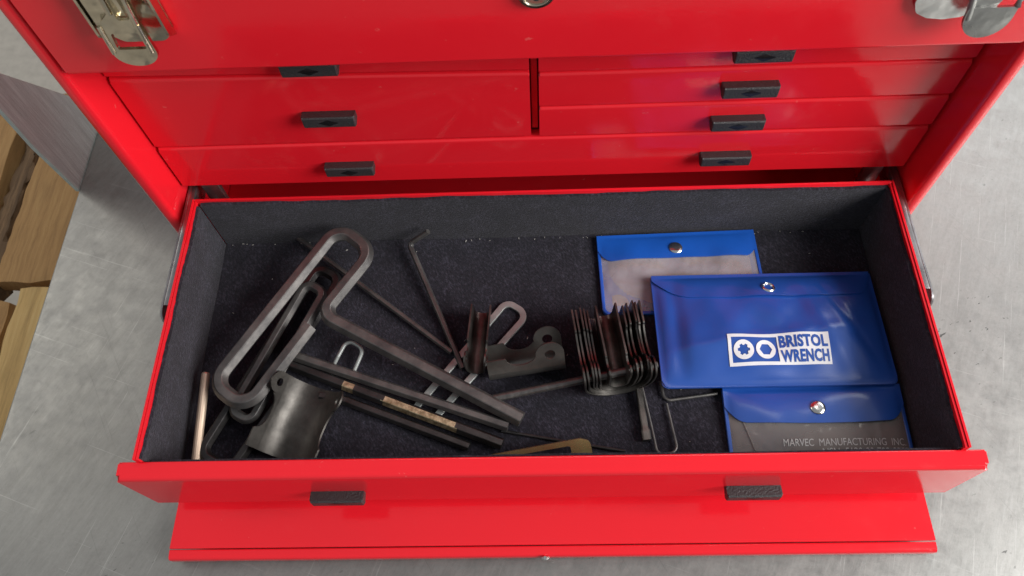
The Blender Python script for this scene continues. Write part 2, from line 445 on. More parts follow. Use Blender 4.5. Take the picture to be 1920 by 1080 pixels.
def handle_bm():
    bm = nb()
    prof = [(0.0, 1.0), (-6.4, 2.2), (-7.3, 1.5), (-7.5, -5.2), (-6.8, -6.3), (-1.5, -5.0), (0.0, -5.0)]
    xs = [(-16.2, 0.82), (-15.4, 1.0), (15.4, 1.0), (16.2, 0.82)]
    rings = [[bm.verts.new((x, y*k, z*(0.9 if k < 1 else 1))) for y, z in prof] for x, k in xs]
    n = len(prof)
    for a, b in zip(rings, rings[1:]):
        for i in range(n): bm.faces.new([a[i], a[(i+1) % n], b[(i+1) % n], b[i]])
    bm.faces.new(rings[0]); bm.faces.new(list(reversed(rings[-1])))
    # raised lozenge on the grip face
    c = bm.verts.new((0, -8.0, -1.9))
    q = [bm.verts.new(p) for p in ((-6.2, -7.44, -1.9), (0, -7.50, -4.6), (6.2, -7.44, -1.9), (0, -7.40, 0.8))]
    for i in range(4): bm.faces.new([c, q[i], q[(i+1) % 4]]).material_index = 1
    return bm
HANDLE = None
def add_handle(parent, x, y, z):
    global HANDLE
    if HANDLE is None:
        HANDLE = obj('handle', handle_bm(), [M['black'], M['gloss']], parent, 30, (x, y, z)); return HANDLE
    return dup(HANDLE, loc=(x, y, z), parent=parent)

def drawer_front(x0, x1, z0, z1, handles, hz, label=None, dz=(0, 0, 0, 0)):
    """z0/z1 bottom and top edge; dz lifts (bottom left, bottom right, top left, top right)"""
    pr = rounded([(YD, z0), (YD+9, z0), (YD+9, z1), (YD, z1)], [1.0, 0.5, 2.5, 2.6], 5)
    def sh(x, y, z):
        u = (x-x0)/(x1-x0); v = (z-z0)/(z1-z0)
        return z + (dz[0]*(1-u)+dz[1]*u)*(1-v) + (dz[2]*(1-u)+dz[3]*u)*v
    bm = nb(); extrude_x(bm, pr, x0, x1, sh)
    ends = [e for e in bm.edges if abs(e.verts[0].co.x - e.verts[1].co.x) < 1e-6]
    bmesh.ops.bevel(bm, geom=ends, offset=0.7, segments=2, affect='EDGES')
    d = obj('drawer', bm, M['red'], chest)
    if label: d['label'] = label
    for hx in handles: add_handle(d, hx, YD + 0.3, hz)
    return d
drawer_front(-244.6, -3.4, 197.2, 227.6, [-125.5], 208.5, 'shallow drawer front on the upper left', (3.2, -2.0, 0, 0))
drawer_front(-244.6, -3.4, 137.0, 195.0, [-125.0], 165.5, 'deep drawer front on the left', (0, 0.6, 3.2, -2.0))
drawer_front(1.9, 244.6, 193.3, 227.6, [124.5], 208.0, 'topmost shallow drawer front on the right')
drawer_front(1.9, 244.6, 164.6, 191.9, [123.6], 180.0, 'second shallow drawer front on the right')
drawer_front(1.9, 244.6, 137.0, 163.2, [122.6], 150.8, 'third shallow drawer front on the right')
drawer_front(-244.6, 244.6, 94.5, 135.4, [-123.8, 122.2], 115.8, 'full-width drawer front above the open drawer')

# the open drawer
bm = nb()
for s in (-1, 1):
    for a, b in ((235.6, 234.3), (233.9, 232.7)):
        prism(bm, [rounded([(a*s, -168), (b*s, -168), (b*s, 12 if a > 235 else 10.8), (a*s, 12 if a > 235 else 10.8)], 0.0)], 34, 95.3 if a > 235 else 94.6)
box(bm, -234.2, 234.2, 10.2, 12.2, 34, 95.6, 0.8)
box(bm, -232.6, 232.6, -168, 10, 34, 36)
tray = obj('drawer', bm, M['red'], chest); tray['label'] = 'open bottom drawer lined with dark felt'
bm = nb()
pr = rounded([(-178.4, 31.5), (-167.6, 31.5), (-167.6, 89.6), (-178.4, 88.6)], [1.5, 1, 1.2, 3.4], 6)
extrude_x(bm, pr, -246.4, 246.0)
ends = [e for e in bm.edges if abs(e.verts[0].co.x - e.verts[1].co.x) < 1e-6]
bmesh.ops.bevel(bm, geom=ends, offset=2.0, segments=3, affect='EDGES')
fr = obj('drawer_front', bm, M['red'], tray)
for hx in (-125.2, 123.8): add_handle(tray, hx, -178.2, 56.2)
def wavy_sheet(p0, p1, zt, th, nrm, seed):
    """upright felt strip from p0 to p1, thickness th towards nrm, with a slightly uneven top edge"""
    rnd = random.Random(seed); bm = nb(); n = 60; a, b = Vector(p0), Vector(p1); nv = Vector(nrm)
    f0, f1 = [], []
    for i in range(n+1):
        p = a.lerp(b, i/n); z = zt + rnd.uniform(-0.5, 0.4) + 0.5*math.sin(i*0.3+seed)
        w = 0.25*math.sin(i*0.21+seed*2)
        f0.append((bm.verts.new((p.x, p.y, 36.2)), bm.verts.new((p.x, p.y, z))))
        q = p + nv*(th + w); f1.append((bm.verts.new((q.x, q.y, 36.2)), bm.verts.new((q.x, q.y, z-0.5))))
    for i in range(n):
        bm.faces.new([f0[i][0], f0[i+1][0], f0[i+1][1], f0[i][1]])
        bm.faces.new([f1[i][0], f1[i][1], f1[i+1][1], f1[i+1][0]])
        bm.faces.new([f0[i][1], f0[i+1][1], f1[i+1][1], f1[i][1]])
    bm.faces.new([f0[0][0], f0[0][1], f1[0][1], f1[0][0]]); bm.faces.new([f0[n][0], f1[n][0], f1[n][1], f0[n][1]])
    return bm
obj('felt_liner', wavy_sheet(Vector((-230.6, 10.0, 0)), Vector((232.2, 10.0, 0)), 93.4, 1.8, Vector((0, -1, 0)), 1), M['felt'], tray)
obj('felt_liner', wavy_sheet(Vector((-232.5, -167, 0)), Vector((-232.5, 7.4, 0)), 93.0, 1.8, Vector((1, 0, 0)), 2), M['felt'], tray)
obj('felt_liner', wavy_sheet(Vector((232.5, -167, 0)), Vector((232.5, 7.9, 0)), 92.6, 1.8, Vector((-1, 0, 0)), 3), M['felt'], tray)
obj('felt_liner', wavy_sheet(Vector((-230.0, -167.4, 0)), Vector((230.0, -167.4, 0)), 86.0, 1.8, Vector((0, 1, 0)), 4), M['felt'], tray)
bm = nb()
nx, ny = 90, 36; rnd = random.Random(5); g = []
for j in range(ny+1):
    row = []
    for i in range(nx+1):
        x = -230.4 + 460.8*i/nx; y = -165.3 + 173.2*j/ny
        row.append(bm.verts.new((x, y, 43.0 + 0.35*math.sin(x*0.05+y*0.03) + rnd.uniform(-0.12, 0.12))))
    g.append(row)
for j in range(ny):
    for i in range(nx): bm.faces.new([g[j][i], g[j][i+1], g[j+1][i+1], g[j+1][i]])
obj('felt_liner', bm, M['felt'], tray)

# drawer slides
for s in (-1, 1):
    bm = nb()
    prism(bm, [rounded([(-73, 64), (205, 64), (205, 86), (-73, 86)], [9, 0, 0, 9], 6)], 244.0*s, 245.2*s, SIDE)
    box(bm, min(240.0*s, 244.2*s), max(240.0*s, 244.2*s), -64, 205, 84.6, 85.8, 0.4)
    box(bm, min(240.0*s, 241.2*s), max(240.0*s, 241.2*s), -62, 205, 80, 84.8, 0.3)
    obj('slide_rail', bm, M['rail'], chest)
    bm = nb()
    box(bm, min(236.2*s, 239.0*s), max(236.2*s, 239.0*s), -120, 12, 66, 80, 0.5)
    obj('slide_runner', bm, M['rail'], chest)
    bm = nb(); box(bm, min(222*s, 234*s), max(222*s, 234*s), 26, 30, 40, 93, 0.6); obj('slide_bracket', bm, M['rail'], chest)

# front cover panel, slid under the drawer
bm = nb()
pr = rounded([(-203.4, 12.0), (190, 12.0), (190, 14.0), (-203.4, 14.0)], [0, 0, 0, 0.9], 3)
extrude_x(bm, pr, -242.2, 242.6)
pr = rounded([(-210.2, 4.0), (-203.8, 4.0), (-203.8, 13.2), (-210.2, 12.4)], [1.5, 0.3, 1.2, 2.8], 5)
extrude_x(bm, pr, -242.4, 242.8)
cover = obj('cover_panel', bm, M['red'], chest)
cover['label'] = 'red cover panel slid out underneath the drawer'
bm = nb(); box(bm, -3.0, 2.0, -212.2, -209.8, 6.5, 12.0, 0.8); lathe(bm, [(1.0, 0), (1.6, 0.8), (1.2, 1.8)], 10, Matrix.Translation((-0.6, -211.5, 11.8)))
obj('lock_catch', bm, M['chrome'], cover)

# latches and key lock on the upper front
def latch_left():
    x0 = -191.6; z0 = 271.5
    l = empty('draw_latch', (x0, -1.5, z0), parent=chest); l['label'] = 'nickel draw latch with a painted-in warm reflection, closed'
    bm = nb()
    out = rounded([(-17.5, 40), (-17.5, -14), (-10, -20.5), (10, -20.5), (17.5, -14), (17.5, 40)], [0, 7, 6, 6, 7, 0], 6)
    prism(bm, [out], 0.2, 1.6, FRONT)
    obj('base_plate', bm, M['nickel'], l)
    for s in (-1, 1):                                    # upstanding sides
        bm = nb(); prism(bm, [rounded([(-8.0, -12), (-1.2, -17), (-1.2, 40), (-8.0, 40)], [4, 0.5, 0, 0], 5)], s*16.0, s*17.3, SIDE)
        obj('side_flange', bm, M['nickel'], l)
    bm = nb()                                            # lever body, stepped
    prof = [(-1.8, -9), (-5.0, -9.5), (-9.0, -4), (-9.0, 40), (-1.8, 40)]
    extrude_x(bm, rounded(prof, [0, 1.5, 2.5, 0, 0], 4), -13.5, 3.0)
    obj('lever', bm, M['nickel'], l)
    bm = nb()                                            # strap frame with a window, ending in a thumb tab
    out = rounded([(-3.0, 40), (-3.0, 6), (-11.0, -1), *[(-0.5 + 10.7*math.cos(t), -16.5 + 7.6*math.sin(t)) for t in [math.pi + math.pi*i/18 for i in range(19)]], (8.6, 0), (8.0, 40)],
                  [0, 4, 4] + [0]*19 + [4, 0], 5)
    win = rounded([(-7.6, -14.5), (6.6, -14.5), (5.8, -5.5), (-7.2, -5.5)], 1.2, 3)
    T = Matrix.Translation((0, -9.6, 0)) @ Matrix.Rotation(math.radians(-7), 4, 'X') @ FRONT
    win2 = rounded([(-0.6, 1.5), (5.4, 1.5), (5.4, 36), (-0.6, 36)], 1.2, 3)
    prism(bm, [out, list(reversed(win)), list(reversed(win2))], 0.0, 2.2, T)
    for x in (-10.6, 8.2):                               # rolled edges of the strap
        sweep(bm, [T @ Vector((x*0.98, -16.5, 2.2)), T @ Vector((x if x < 0 else x*0.93, -1.0, 2.4))], polyprof(10, 1.1))
    sweep(bm, [T @ Vector((-2.4, 5, 2.4)), T @ Vector((-2.4, 39, 2.4))], polyprof(10, 1.4))
    sweep(bm, [T @ Vector((7.0, -1, 2.4)), T @ Vector((7.0, 39, 2.4))], polyprof(10, 1.2))
    obj('thumb_lever', bm, M['nickel'], l)
    bm = nb(); lathe(bm, [(2.8, 0), (2.8, 1.0), (1.6, 1.8), (0.1, 2.0)], 14, Matrix.Translation((12.0, -1.5, 6)) @ Matrix.Rotation(math.pi/2, 4, 'X'))
    obj('rivet', bm, M['nickel'], l)
    return l
latch_left()
def latch_right():
    l = empty('draw_latch', (194, -1.5, 272), parent=chest); l['label'] = 'bright nickel draw latch with its lever hanging aside'
    bm = nb()
    out = rounded([(-17.0, 30), (-17.0, -12), (-14.5, -18), (-8, -21.5), (0, -22.6), (8, -21.5), (14.5, -18), (17, -12), (17, 30)], [0, 5, 5, 6, 8, 6, 5, 5, 0], 5)
    prism(bm, [out], 0.2, 3.4, FRONT)
    obj('base_plate', bm, M['chrome'], l)
    bm = nb()
    for a, b in (((-1.5, 30), (6.0, -14)), ((28, 34), (27.0, -8))):
        sweep(bm, [(a[0], -7.5, a[1]), (b[0], -8.5, b[1]), (b[0]+(1.0 if b[0] < 10 else -0.5), -9, b[1]-7)], polyprof(6, 1.7))
    tab = rounded([(5.0, -15.0)] + [(16.0 + 11.0*math.cos(t), -20.0 + 11.0*math.sin(t)) for t in [math.pi + math.pi*i/16 for i in range(17)]] + [(27.2, -14.5)], [1.0] + [0]*17 + [1.0], 4)
    prism(bm, [tab], 8.2, 9.8, FRONT)
    tri = [(6, -15.5), (17.5, -15.2), (22, -6), (21, 30), (2, 30)]
    prism(bm, [tri], 7.4, 8.4, FRONT)
    bmesh.ops.rotate(bm, verts=bm.verts, cent=(0, -8, 0), matrix=Matrix.Rotation(math.radians(-7), 3, 'X'))
    bmesh.ops.translate(bm, verts=bm.verts, vec=(-1.0, 0, 5.5))
    obj('lever', bm, M['dull'], l)
    bm = nb(); lathe(bm, [(2.2, 0), (2.2, 1.2), (1.2, 1.8), (0.1, 1.9)], 12, Matrix.Translation((-6, -3.4, 2)) @ Matrix.Rotation(math.pi/2, 4, 'X'))
    obj('rivet', bm, M['chrome'], l)
latch_right()
lk = empty('key_lock', (1.0, -1.5, 272.5), parent=chest)
bm = nb(); lathe(bm, [(9.6, 0), (9.6, 1.6), (8.8, 2.6), (7.2, 2.9), (6.8, 2.1), (0.1, 2.1)], 32, Matrix.Rotation(math.pi/2, 4, 'X'))
obj('bezel', bm, M['nickel'], lk)
bm = nb(); prism(bm, [rounded([(-1.2, -4.5), (1.2, -4.5), (1.2, 4.5), (-1.2, 4.5)], 0.8, 3)], 2.0, 2.6, FRONT); obj('keyhole', bm, M['black'], lk)

# ------------------------------------------------------------------ loose tools in the drawer
HEX = lambda af: polyprof(6, af/1.732, 0, 0.08)
def key(name, path, rads, prof, mat, label, cat, group=None, worn=None, n=9, sub=0, taper=None):
    bm = nb(); P = sweep(bm, fillet(path, rads, n), prof, sub=sub, taper=taper)
    mats = [mat]
    if worn:
        mats.append(M['worn'])
        rw = random.Random(11)
        tip = Vector(path[0])
        for f in bm.faces:
            if f.normal.length < 0.1: f.normal_update()
        bmesh.ops.recalc_face_normals(bm, faces=bm.faces)
        for f in bm.faces:
            d = (f.calc_center_median() - tip).length
            for a, b in worn:
                if a + rw.uniform(-3, 3) < d < b + rw.uniform(-3, 3) and f.normal.z > 0.3 and f.normal.y < 0.3: f.material_index = 1
    o = obj(name, bm, mats, None, 20)
    # origin at the tool's own middle
    c = sum((Vector(v.co) for v in o.data.vertices), Vector()) / len(o.data.vertices)
    o.data.transform(Matrix.Translation(-c)); o.location = c
    return tag(o, label, cat, group)
G1 = 'loop-handled hex keys piled on the left'
key('hex_key', [(-13.5, -133.8, 52.0), (-146.3, -62.4, 64.0), (-114.6, -18.4, 70.0), (-139.8, 3.7, 70.0), (-211.1, -110.1, 64.0), (-187.1, -127.8, 63.0), (-152.5, -71.9, 66.0)],
    [9, 12.2, 12.2, 12.2, 12.2], HEX(9.2), M['oxide'], 'largest thick loop-handled hex key lying on top of the pile', 'hex key', G1, n=12)
key('hex_key', [(-22.1, -137.2, 49.0), (-168.1, -86.3, 54.0), (-148.3, -42.7, 58.0), (-161.6, -34.4, 58.0), (-199.9, -125.8, 54.0), (-186.6, -133.2, 54.0), (-169.1, -93.3, 56.0)],
    [5, 5.6, 5.6, 5.6, 5.6], HEX(6.2), M['oxide'], 'medium loop-handled hex key directly beneath the largest one', 'hex key', G1)
key('hex_key', [(-25.8, -148.5, 49.0), (-170.5, -90.7, 49.0), (-140.7, -29.0, 51.0), (-157.1, -17.8, 51.0), (-217.6, -151.7, 49.0), (-196.4, -163.3, 49.0), (-172.4, -120.6, 50.0)],
    [5, 7, 7, 8, 8], HEX(6.8), M['oxide_dark'], 'loop-handled hex key with bare brassy wear along its shaft', 'hex key', G1, worn=[(30, 84), (104, 113)], sub=2.0)
key('hex_key', [(-46.8, -149.2, 46.5), (-127.9, -117.4, 47.0), (-145.4, -114.2, 49.0)], [4], HEX(5.6), M['oxide_dark'],
    'dark hex key shaft lying lowest in the pile, nearest the drawer front', 'hex key', G1)
key('hex_rod', [(-176.4, 9.4, 47.0), (-60.1, -84.4, 47.0)], [], HEX(3.4), M['oxide'], 'long straight thin hex rod passing under the largest loop handle', 'hex rod')
key('hex_key', [(-78.0, 2.5, 62.0), (-93.5, 0.1, 50.0), (-52.4, -95.7, 46.0)], [4], HEX(3.7), M['oxide'], 'L-shaped hex key with its short leg at the back wall', 'hex key')
key('hairpin_key', [(-84.1, -124.1, 44.9), (-35.7, -62.3, 45.0), (-23.3, -46.1, 45.0), (-8.6, -56.4, 45.0), (-70.9, -130.8, 44.9)], [3, 6, 7], rounded([(-2.2,-1.1),(2.2,-1.1),(2.2,1.1),(-2.2,1.1)], 0.5, 3), M['bright'],
    'pale grey hairpin loop key beside the narrow upright clip', 'loop key')
key('hairpin_key', [(-140.5, -94.3, 46.0), (-136.0, -86.8, 50.0), (-130.5, -74.9, 51.0), (-118.9, -82.6, 51.0), (-125.8, -97.7, 46.0)], [3, 5, 5], polyprof(8, 1.35), M['bright'],
    'small pale wire loop rising above the dark key shafts', 'loop key')
key('round_rod', [(-220.2, -100.2, 58.0), (-219.1, -157.8, 50.0)], [], polyprof(14, 2.8), M['rodz'], 'short pinkish brass-toned round rod by the left drawer wall', 'rod',
    sub=1.0, taper=lambda u: 0.80 if u < 0.012 or u > 0.988 else 1.0)
key('wire_key', [(64.6, -110.0, 47.0), (68.9, -138.1, 45.0), (71.0, -155.4, 45.0), (84.0, -154.2, 45.0), (82.1, -140.1, 45.0), (79.8, -122.3, 45.0)], [10, 4, 5, 10], polyprof(8, 0.85), M['oxide'],
    'thin wire hook bent into a long U below the nested clips', 'wire key')
key('wire_key', [(77.2, -106.9, 45.0), (78.6, -120.5, 45.0), (113.0, -116.1, 45.0)], [4.5], polyprof(8, 1.05), M['oxide'], 'thin L-shaped wire key half under the large blue pouch', 'wire key')
key('driver_bit', [(62.0, -107.6, 47.5), (65.0, -146.5, 45.5)], [], polyprof(4, 3.4, math.pi/4, 0.15), M['clip'], 'short square steel bit with a stepped tip below the nested clips', 'driver bit',
    sub=2, taper=lambda u: 1.12 if u > 0.80 else 0.86)
key('black_rod', [(-26.7, -138.6, 45.0), (50.9, -153.0, 45.0)], [], polyprof(8, 1.0), M['oxide_dark'], 'thin dark rod on the felt in front of the key tips', 'rod')
pin = key('pivot_pin', [(-32.9, -119.5, 52.0), (74.1, -101.1, 60.0)], [], polyprof(16, 2.6), M['oxide'], 'round steel pin running through the nested clips', 'pin',
    sub=0.8, taper=lambda u: (0.8 if u < 0.008 or u > 0.992 else 1.0) - (0.05 if u < 0.45 and int(u*140) % 6 == 0 else 0))

# yellow zinc bracket against the drawer front
bm = nb()
out = rounded([(-38, -8), (30, -10), (37, -4), (36, 5), (30, 7), (-24, 3.0), (-38, 0)], [3, 4, 5, 4, 4, 10, 3], 5)
hole = rounded([(-16, -3.6), (24, -3.2), (24, 3.2), (-16, 0.6)], [1, 2, 2, 1], 3)
prism(bm, [out, list(reversed(hole))], -1.2, 1.2)
br = obj('slotted_bracket', bm, M['zinc'], None, 30, (-7, -157.0, 54), (math.radians(28), math.radians(-2), math.radians(5)))
tag(br, 'yellow zinc slotted bracket leaning on the drawer front', 'bracket')

# spring clips: bent sheet channel with a notch and a pierced round ear on each wall
def clip_mesh(L, R, hw, ear, hole, block, notch, splay, th=1.0, base=0.0, web=180):
    """axis along local x (0..L, ear at x=L); opening upwards. R: web radius, hw: wall rise above the web at the notch floor"""
    bm = nb(); n = 14
    # web: arc from -a to a about (y=0,z=R)
    a = math.radians(web/2 - splay)
    rings = []
    xs = [0, L*0.25, L*0.5, L*0.75, L]
    for x in xs:
        r0 = [bm.verts.new((x, R*math.sin(t), R - R*math.cos(t))) for t in [(-a + 2*a*i/n) for i in range(n+1)]]
        r1 = [bm.verts.new((x, (R-th)*math.sin(t), R - (R-th)*math.cos(t))) for t in [(-a + 2*a*i/n) for i in range(n+1)]]
        rings.append((r0, r1))
    for (o0, i0), (o1, i1) in zip(rings, rings[1:]):
        for k in range(n):
            bm.faces.new([o0[k], o0[k+1], o1[k+1], o1[k]]); bm.faces.new([i0[k], i1[k], i1[k+1], i0[k+1]])
    for o_, i_, rev in ((*rings[0], 0), (*rings[-1], 1)):
        for k in range(n): bm.faces.new([o_[k], i_[k], i_[k+1], o_[k+1]])
    # walls: flat plates continuing the web tangent
    E = ear; ec = L - E*0.98
    pts = [(0, -0.4), (L, -0.4), (L, hw*0.5)]
    for i in range(13):
        t = -0.15 + (math.pi + 0.30)*i/12; pts.append((ec + E*math.cos(t), hw + E*0.55 + E*math.sin(t)))
    x1 = L*block; x2 = ec - E*1.0
    for i in range(1, 10):
        t = math.pi*i/10; pts.append(((x1+x2)/2 + (x2-x1)/2*math.cos(t), hw + notch*(1-math.sin(t))))
    pts += [(x1, hw+notch), (x1-0.8, hw+notch+0.6), (0, hw+notch+0.4)]
    hl = circle(ec, hw + E*0.55, hole, 16)
    for s in (-1, 1):
        ty, tz = math.cos(a)*s, math.sin(a)           # tangent direction up the wall
        y0, z0 = R*math.sin(a)*s, R - R*math.cos(a)
        ny, nz = -math.sin(a)*s, math.cos(a)          # inward normal
        M4 = Matrix(((1, 0, 0, 0), (0, ty, ny, y0), (0, tz, nz, z0), (0, 0, 0, 1)))
        prism(bm, [pts, list(reversed(hl))], 0.0, th, M4)
    bmesh.ops.remove_doubles(bm, verts=bm.verts, dist=0.0005)
    return bm
def clip(L, R, hw, ear, hole, block, notch, splay, loc, heading, pitch, roll, label, group='spring steel clips', mat='clip', th=1.0):
    o = obj('spring_clip', clip_mesh(L, R, hw, ear, hole, block, notch, splay, th), M[mat], None, 30)
    q = Matrix.Rotation(math.radians(heading), 4, 'Z') @ Matrix.Rotation(math.radians(pitch), 4, 'Y') @ Matrix.Rotation(math.radians(roll), 4, 'X')
    o.matrix_world = Matrix.Translation(Vector(loc)*MM) @ q
    return tag(o, label, 'spring clip', group)
# e: wide half-pipe clip, lower left
clip(50, 20.0, 2.0, 7.0, 2.6, 0.24, 7.5, 30, (-163.5, -156.0, 45.5), 71, -5, 6, 'widest half-pipe spring clip, lower left under the loop handles', mat='gun')
# f: narrow clip, axis towards the viewer
clip(44, 6.2, 6.0, 5.0, 2.0, 0.6, 3.0, 4, (-39.5, -56, 47.5), -95, 2, 0, 'narrow upright spring clip between the L-key and the hairpin loop')
# g: clip rolled back showing its pierced ear
clip(50, 9.0, 4.0, 9.2, 3.5, 0.25, 6.0, 4, (-34.0, -102.5, 46), 7, -3, -33, 'spring clip rolled over with a round hole in its ear', mat='bare')
# i: nested stack on the pin
rj = random.Random(4)
for k in range(6):
    R = [22.2, 19.6, 17.2, 14.1, 11.6, 0][k]
    if k == 5:
        clip(50, 6.6, 12.5, 3.5, 1.2, 0.72, 1.5, 2, (42.0, -63.0, 53), -82, 3, 0, 'innermost straight narrow clip of the nested stack', 'nested spring clips', th=1.2)
    else:
        clip(52 - k*0.6, R, 3.0 + 0.9*k, 7.0, 2.6, 0.30, 4.4, 3, (42.0 + rj.uniform(-0.4, 0.4), -62.5 + rj.uniform(-1.2, 1.2), 46.5 + 0.35*k), -82.5 + rj.uniform(-0.4, 0.4), 4, 0,
             ['outermost and largest', 'second largest', 'middle', 'second smallest notched', 'smallest notched'][k] + ' spring clip of the nested stack on the pin', 'nested spring clips', th=1.1)

# ------------------------------------------------------------------ pouches
def text_mesh(s, size, bold=0.0, sx=1.0, spacing=1.0):
    cu = bpy.data.curves.new('t', 'FONT'); cu.body = s; cu.size = size; cu.offset = bold; cu.space_character = spacing
    cu.resolution_u = 3
    t = bpy.data.objects.new('t', cu); COL.objects.link(t)
    bpy.context.view_layer.update()
    dg = bpy.context.evaluated_depsgraph_get()
    me = bpy.data.meshes.new_from_object(t.evaluated_get(dg))
    bpy.data.objects.remove(t); 
    bm = nb(); bm.from_mesh(me)
    for v in bm.verts: v.co.x *= sx
    return bm
def fit(bm, x0, x1, y0, y1):
    xs = [v.co.x for v in bm.verts]; ys = [v.co.y for v in bm.verts]
    ax, bx_, ay, by = min(xs), max(xs), min(ys), max(ys)
    for v in bm.verts:
        v.co.x = x0 + (v.co.x-ax)/(bx_-ax)*(x1-x0); v.co.y = y0 + (v.co.y-ay)/(by-ay)*(y1-y0)
class Pouch:
    def __init__(s, W, H, bulge, loc, rotz, tilt, label, seed, lum=0.0, corner=6):
        s.W, s.H, s.b, s.seed, s.lum, s.corner = W, H, bulge, seed, lum, corner
        s.crease = 2.2 if W > 120 else 0.0
        s.root = empty('pouch', loc, (math.radians(tilt[0]), math.radians(tilt[1]), math.radians(rotz)))
        tag(s.root, label, 'pouch', 'blue vinyl tool pouches')
    def h(s, u, v):
        a = max(0.0, 1 - abs(2*u/(s.W-5))**3.2); b = max(0.0, 1 - abs(2*v/(s.H-5))**2.6)
        k = 0.8 + s.b * (a**0.7) * (b**0.75)
        if s.lum: k += s.lum*a*b*(math.sin(u*0.085+s.seed)*math.cos(v*0.11+s.seed*2) + 0.6*math.sin(u*0.17+v*0.09) + 0.15*math.sin(u*0.25-v*0.18+s.seed))
        if s.crease:
            k += 1.1*a*b*math.exp(-(((u-33) + 0.35*v)/5.0)**2) + 0.8*a*b*math.exp(-(((v+8) - 0.12*u)/4.0)**2) - 0.9*b*math.exp(-(((u-52) + 0.5*v)/3.0)**2)*a**0.4
            k -= s.crease*b*math.exp(-((u+s.W*0.41)/5.0)**2)*a**0.3
        return k
    def inside(s, u, v):
        pass
    def sheet(s, name, u0, u1, vlo, vhi, lift, mat, nu=56, nv=22, th=0.7, parent=None, edge=None):
        """sheet following the pouch top; vlo/vhi may be functions of u"""
        bm = nb(); f = lambda q, u: q(u) if callable(q) else q
        top, bot = [], []
        for i in range(nu+1):
            u = u0 + (u1-u0)*i/nu; a, b = f(vlo, u), f(vhi, u); rt, rb = [], []
            for j in range(nv+1):
                v = a + (b-a)*j/nv; z = s.h(u, v) + lift + (edge(u, v, j/nv) if edge else 0)
                rt.append(bm.verts.new((u, v, z))); rb.append(bm.verts.new((u, v, z-th)))
            top.append(rt); bot.append(rb)
        for i in range(nu):
            for j in range(nv):
                bm.faces.new([top[i][j], top[i+1][j], top[i+1][j+1], top[i][j+1]])
                bm.faces.new([bot[i][j], bot[i][j+1], bot[i+1][j+1], bot[i+1][j]])
            bm.faces.new([top[i][0], bot[i][0], bot[i+1][0], top[i+1][0]])
            bm.faces.new([top[i][nv], top[i+1][nv], bot[i+1][nv], bot[i][nv]])
        for i in (0, nu):
            for j in range(nv): bm.faces.new([top[i][j], top[i][j+1], bot[i][j+1], bot[i][j]])
        return obj(name, bm, mat, parent or s.root, 50)
    def vlo(s, inset=0.0):
        c = s.corner
        def f(u):
            d = abs(u) - (s.W/2 - inset - c)
            return -s.H/2 + inset + (0 if d <= 0 else c - math.sqrt(max(0, c*c - d*d)))
        return f
    def back(s, mat, th=0.8):
        bm = nb(); c = s.corner
        prism(bm, [rounded([(-s.W/2, -s.H/2), (s.W/2, -s.H/2), (s.W/2, s.H/2), (-s.W/2, s.H/2)], [c, c, 1.5, 1.5], 6)], -th, 0.0)
        return obj('back_sheet', bm, mat, s.root, 40)
    def seam(s, mat, w=2.2):
        """welded rim along sides and bottom"""
        c = s.corner
        path = [(-s.W/2+w/2, s.H/2-2), (-s.W/2+w/2, -s.H/2+w/2), (s.W/2-w/2, -s.H/2+w/2), (s.W/2-w/2, s.H/2-2)]
        bm = nb(); P = fillet([(p[0], p[1], 0.7) for p in path], c*0.8, 8)
        sweep(bm, P, rounded([(-w/2, -0.6), (w/2, -0.6), (w/2, 0.75), (-w/2, 0.75)], 0.4, 3))
        return obj('welded_rim', bm, mat, s.root, 40)
    def snap(s, u, v, lift, r, mat, ring=False):
        n = Vector((s.h(u-1, v)-s.h(u+1, v), s.h(u, v-1)-s.h(u, v+1), 2)).normalized()
        M4 = Matrix.Translation((u, v, s.h(u, v)+lift-0.4)) @ n.to_track_quat('Z', 'Y').to_matrix().to_4x4()
        bm = nb()
        if ring: lathe(bm, [(r*0.62, 0.2), (r*0.64, 0.9), (r*0.8, 1.5), (r*0.97, 1.0), (r, 0.0)], 28, M4)
        else: lathe(bm, [(r, 0.0), (r*1.02, 0.8), (r*0.85, 1.5), (r*0.5, 1.8), (0.05, 1.85)], 28, M4)
        if ring:
            bm.faces.ensure_lookup_table()
            big = [f for f in bm.faces if len(f.verts) > 4]; bmesh.ops.delete(bm, geom=big, context='FACES_ONLY')
        return obj('grommet' if ring else 'snap_button', bm, mat, s.root, 50)
    def decal(s, name, bm, mat, lift, ou, ov, rot=0.0, parent=None):
        c, q = math.cos(rot), math.sin(rot)
        if len(bm.faces):
            bmesh.ops.triangulate(bm, faces=bm.faces)
            for _ in range(6):
                es = [e for e in bm.edges if e.calc_length() > 2.5]
                if es: bmesh.ops.subdivide_edges(bm, edges=es, cuts=1); bmesh.ops.triangulate(bm, faces=bm.faces)
        for v in bm.verts:
            x, y = v.co.x, v.co.y
            u, w = ou + x*c - y*q, ov + x*q + y*c
            v.co = Vector((u, w, s.h(u, w) + lift + v.co.z))
        return obj(name, bm, mat, parent or s.root, 30)

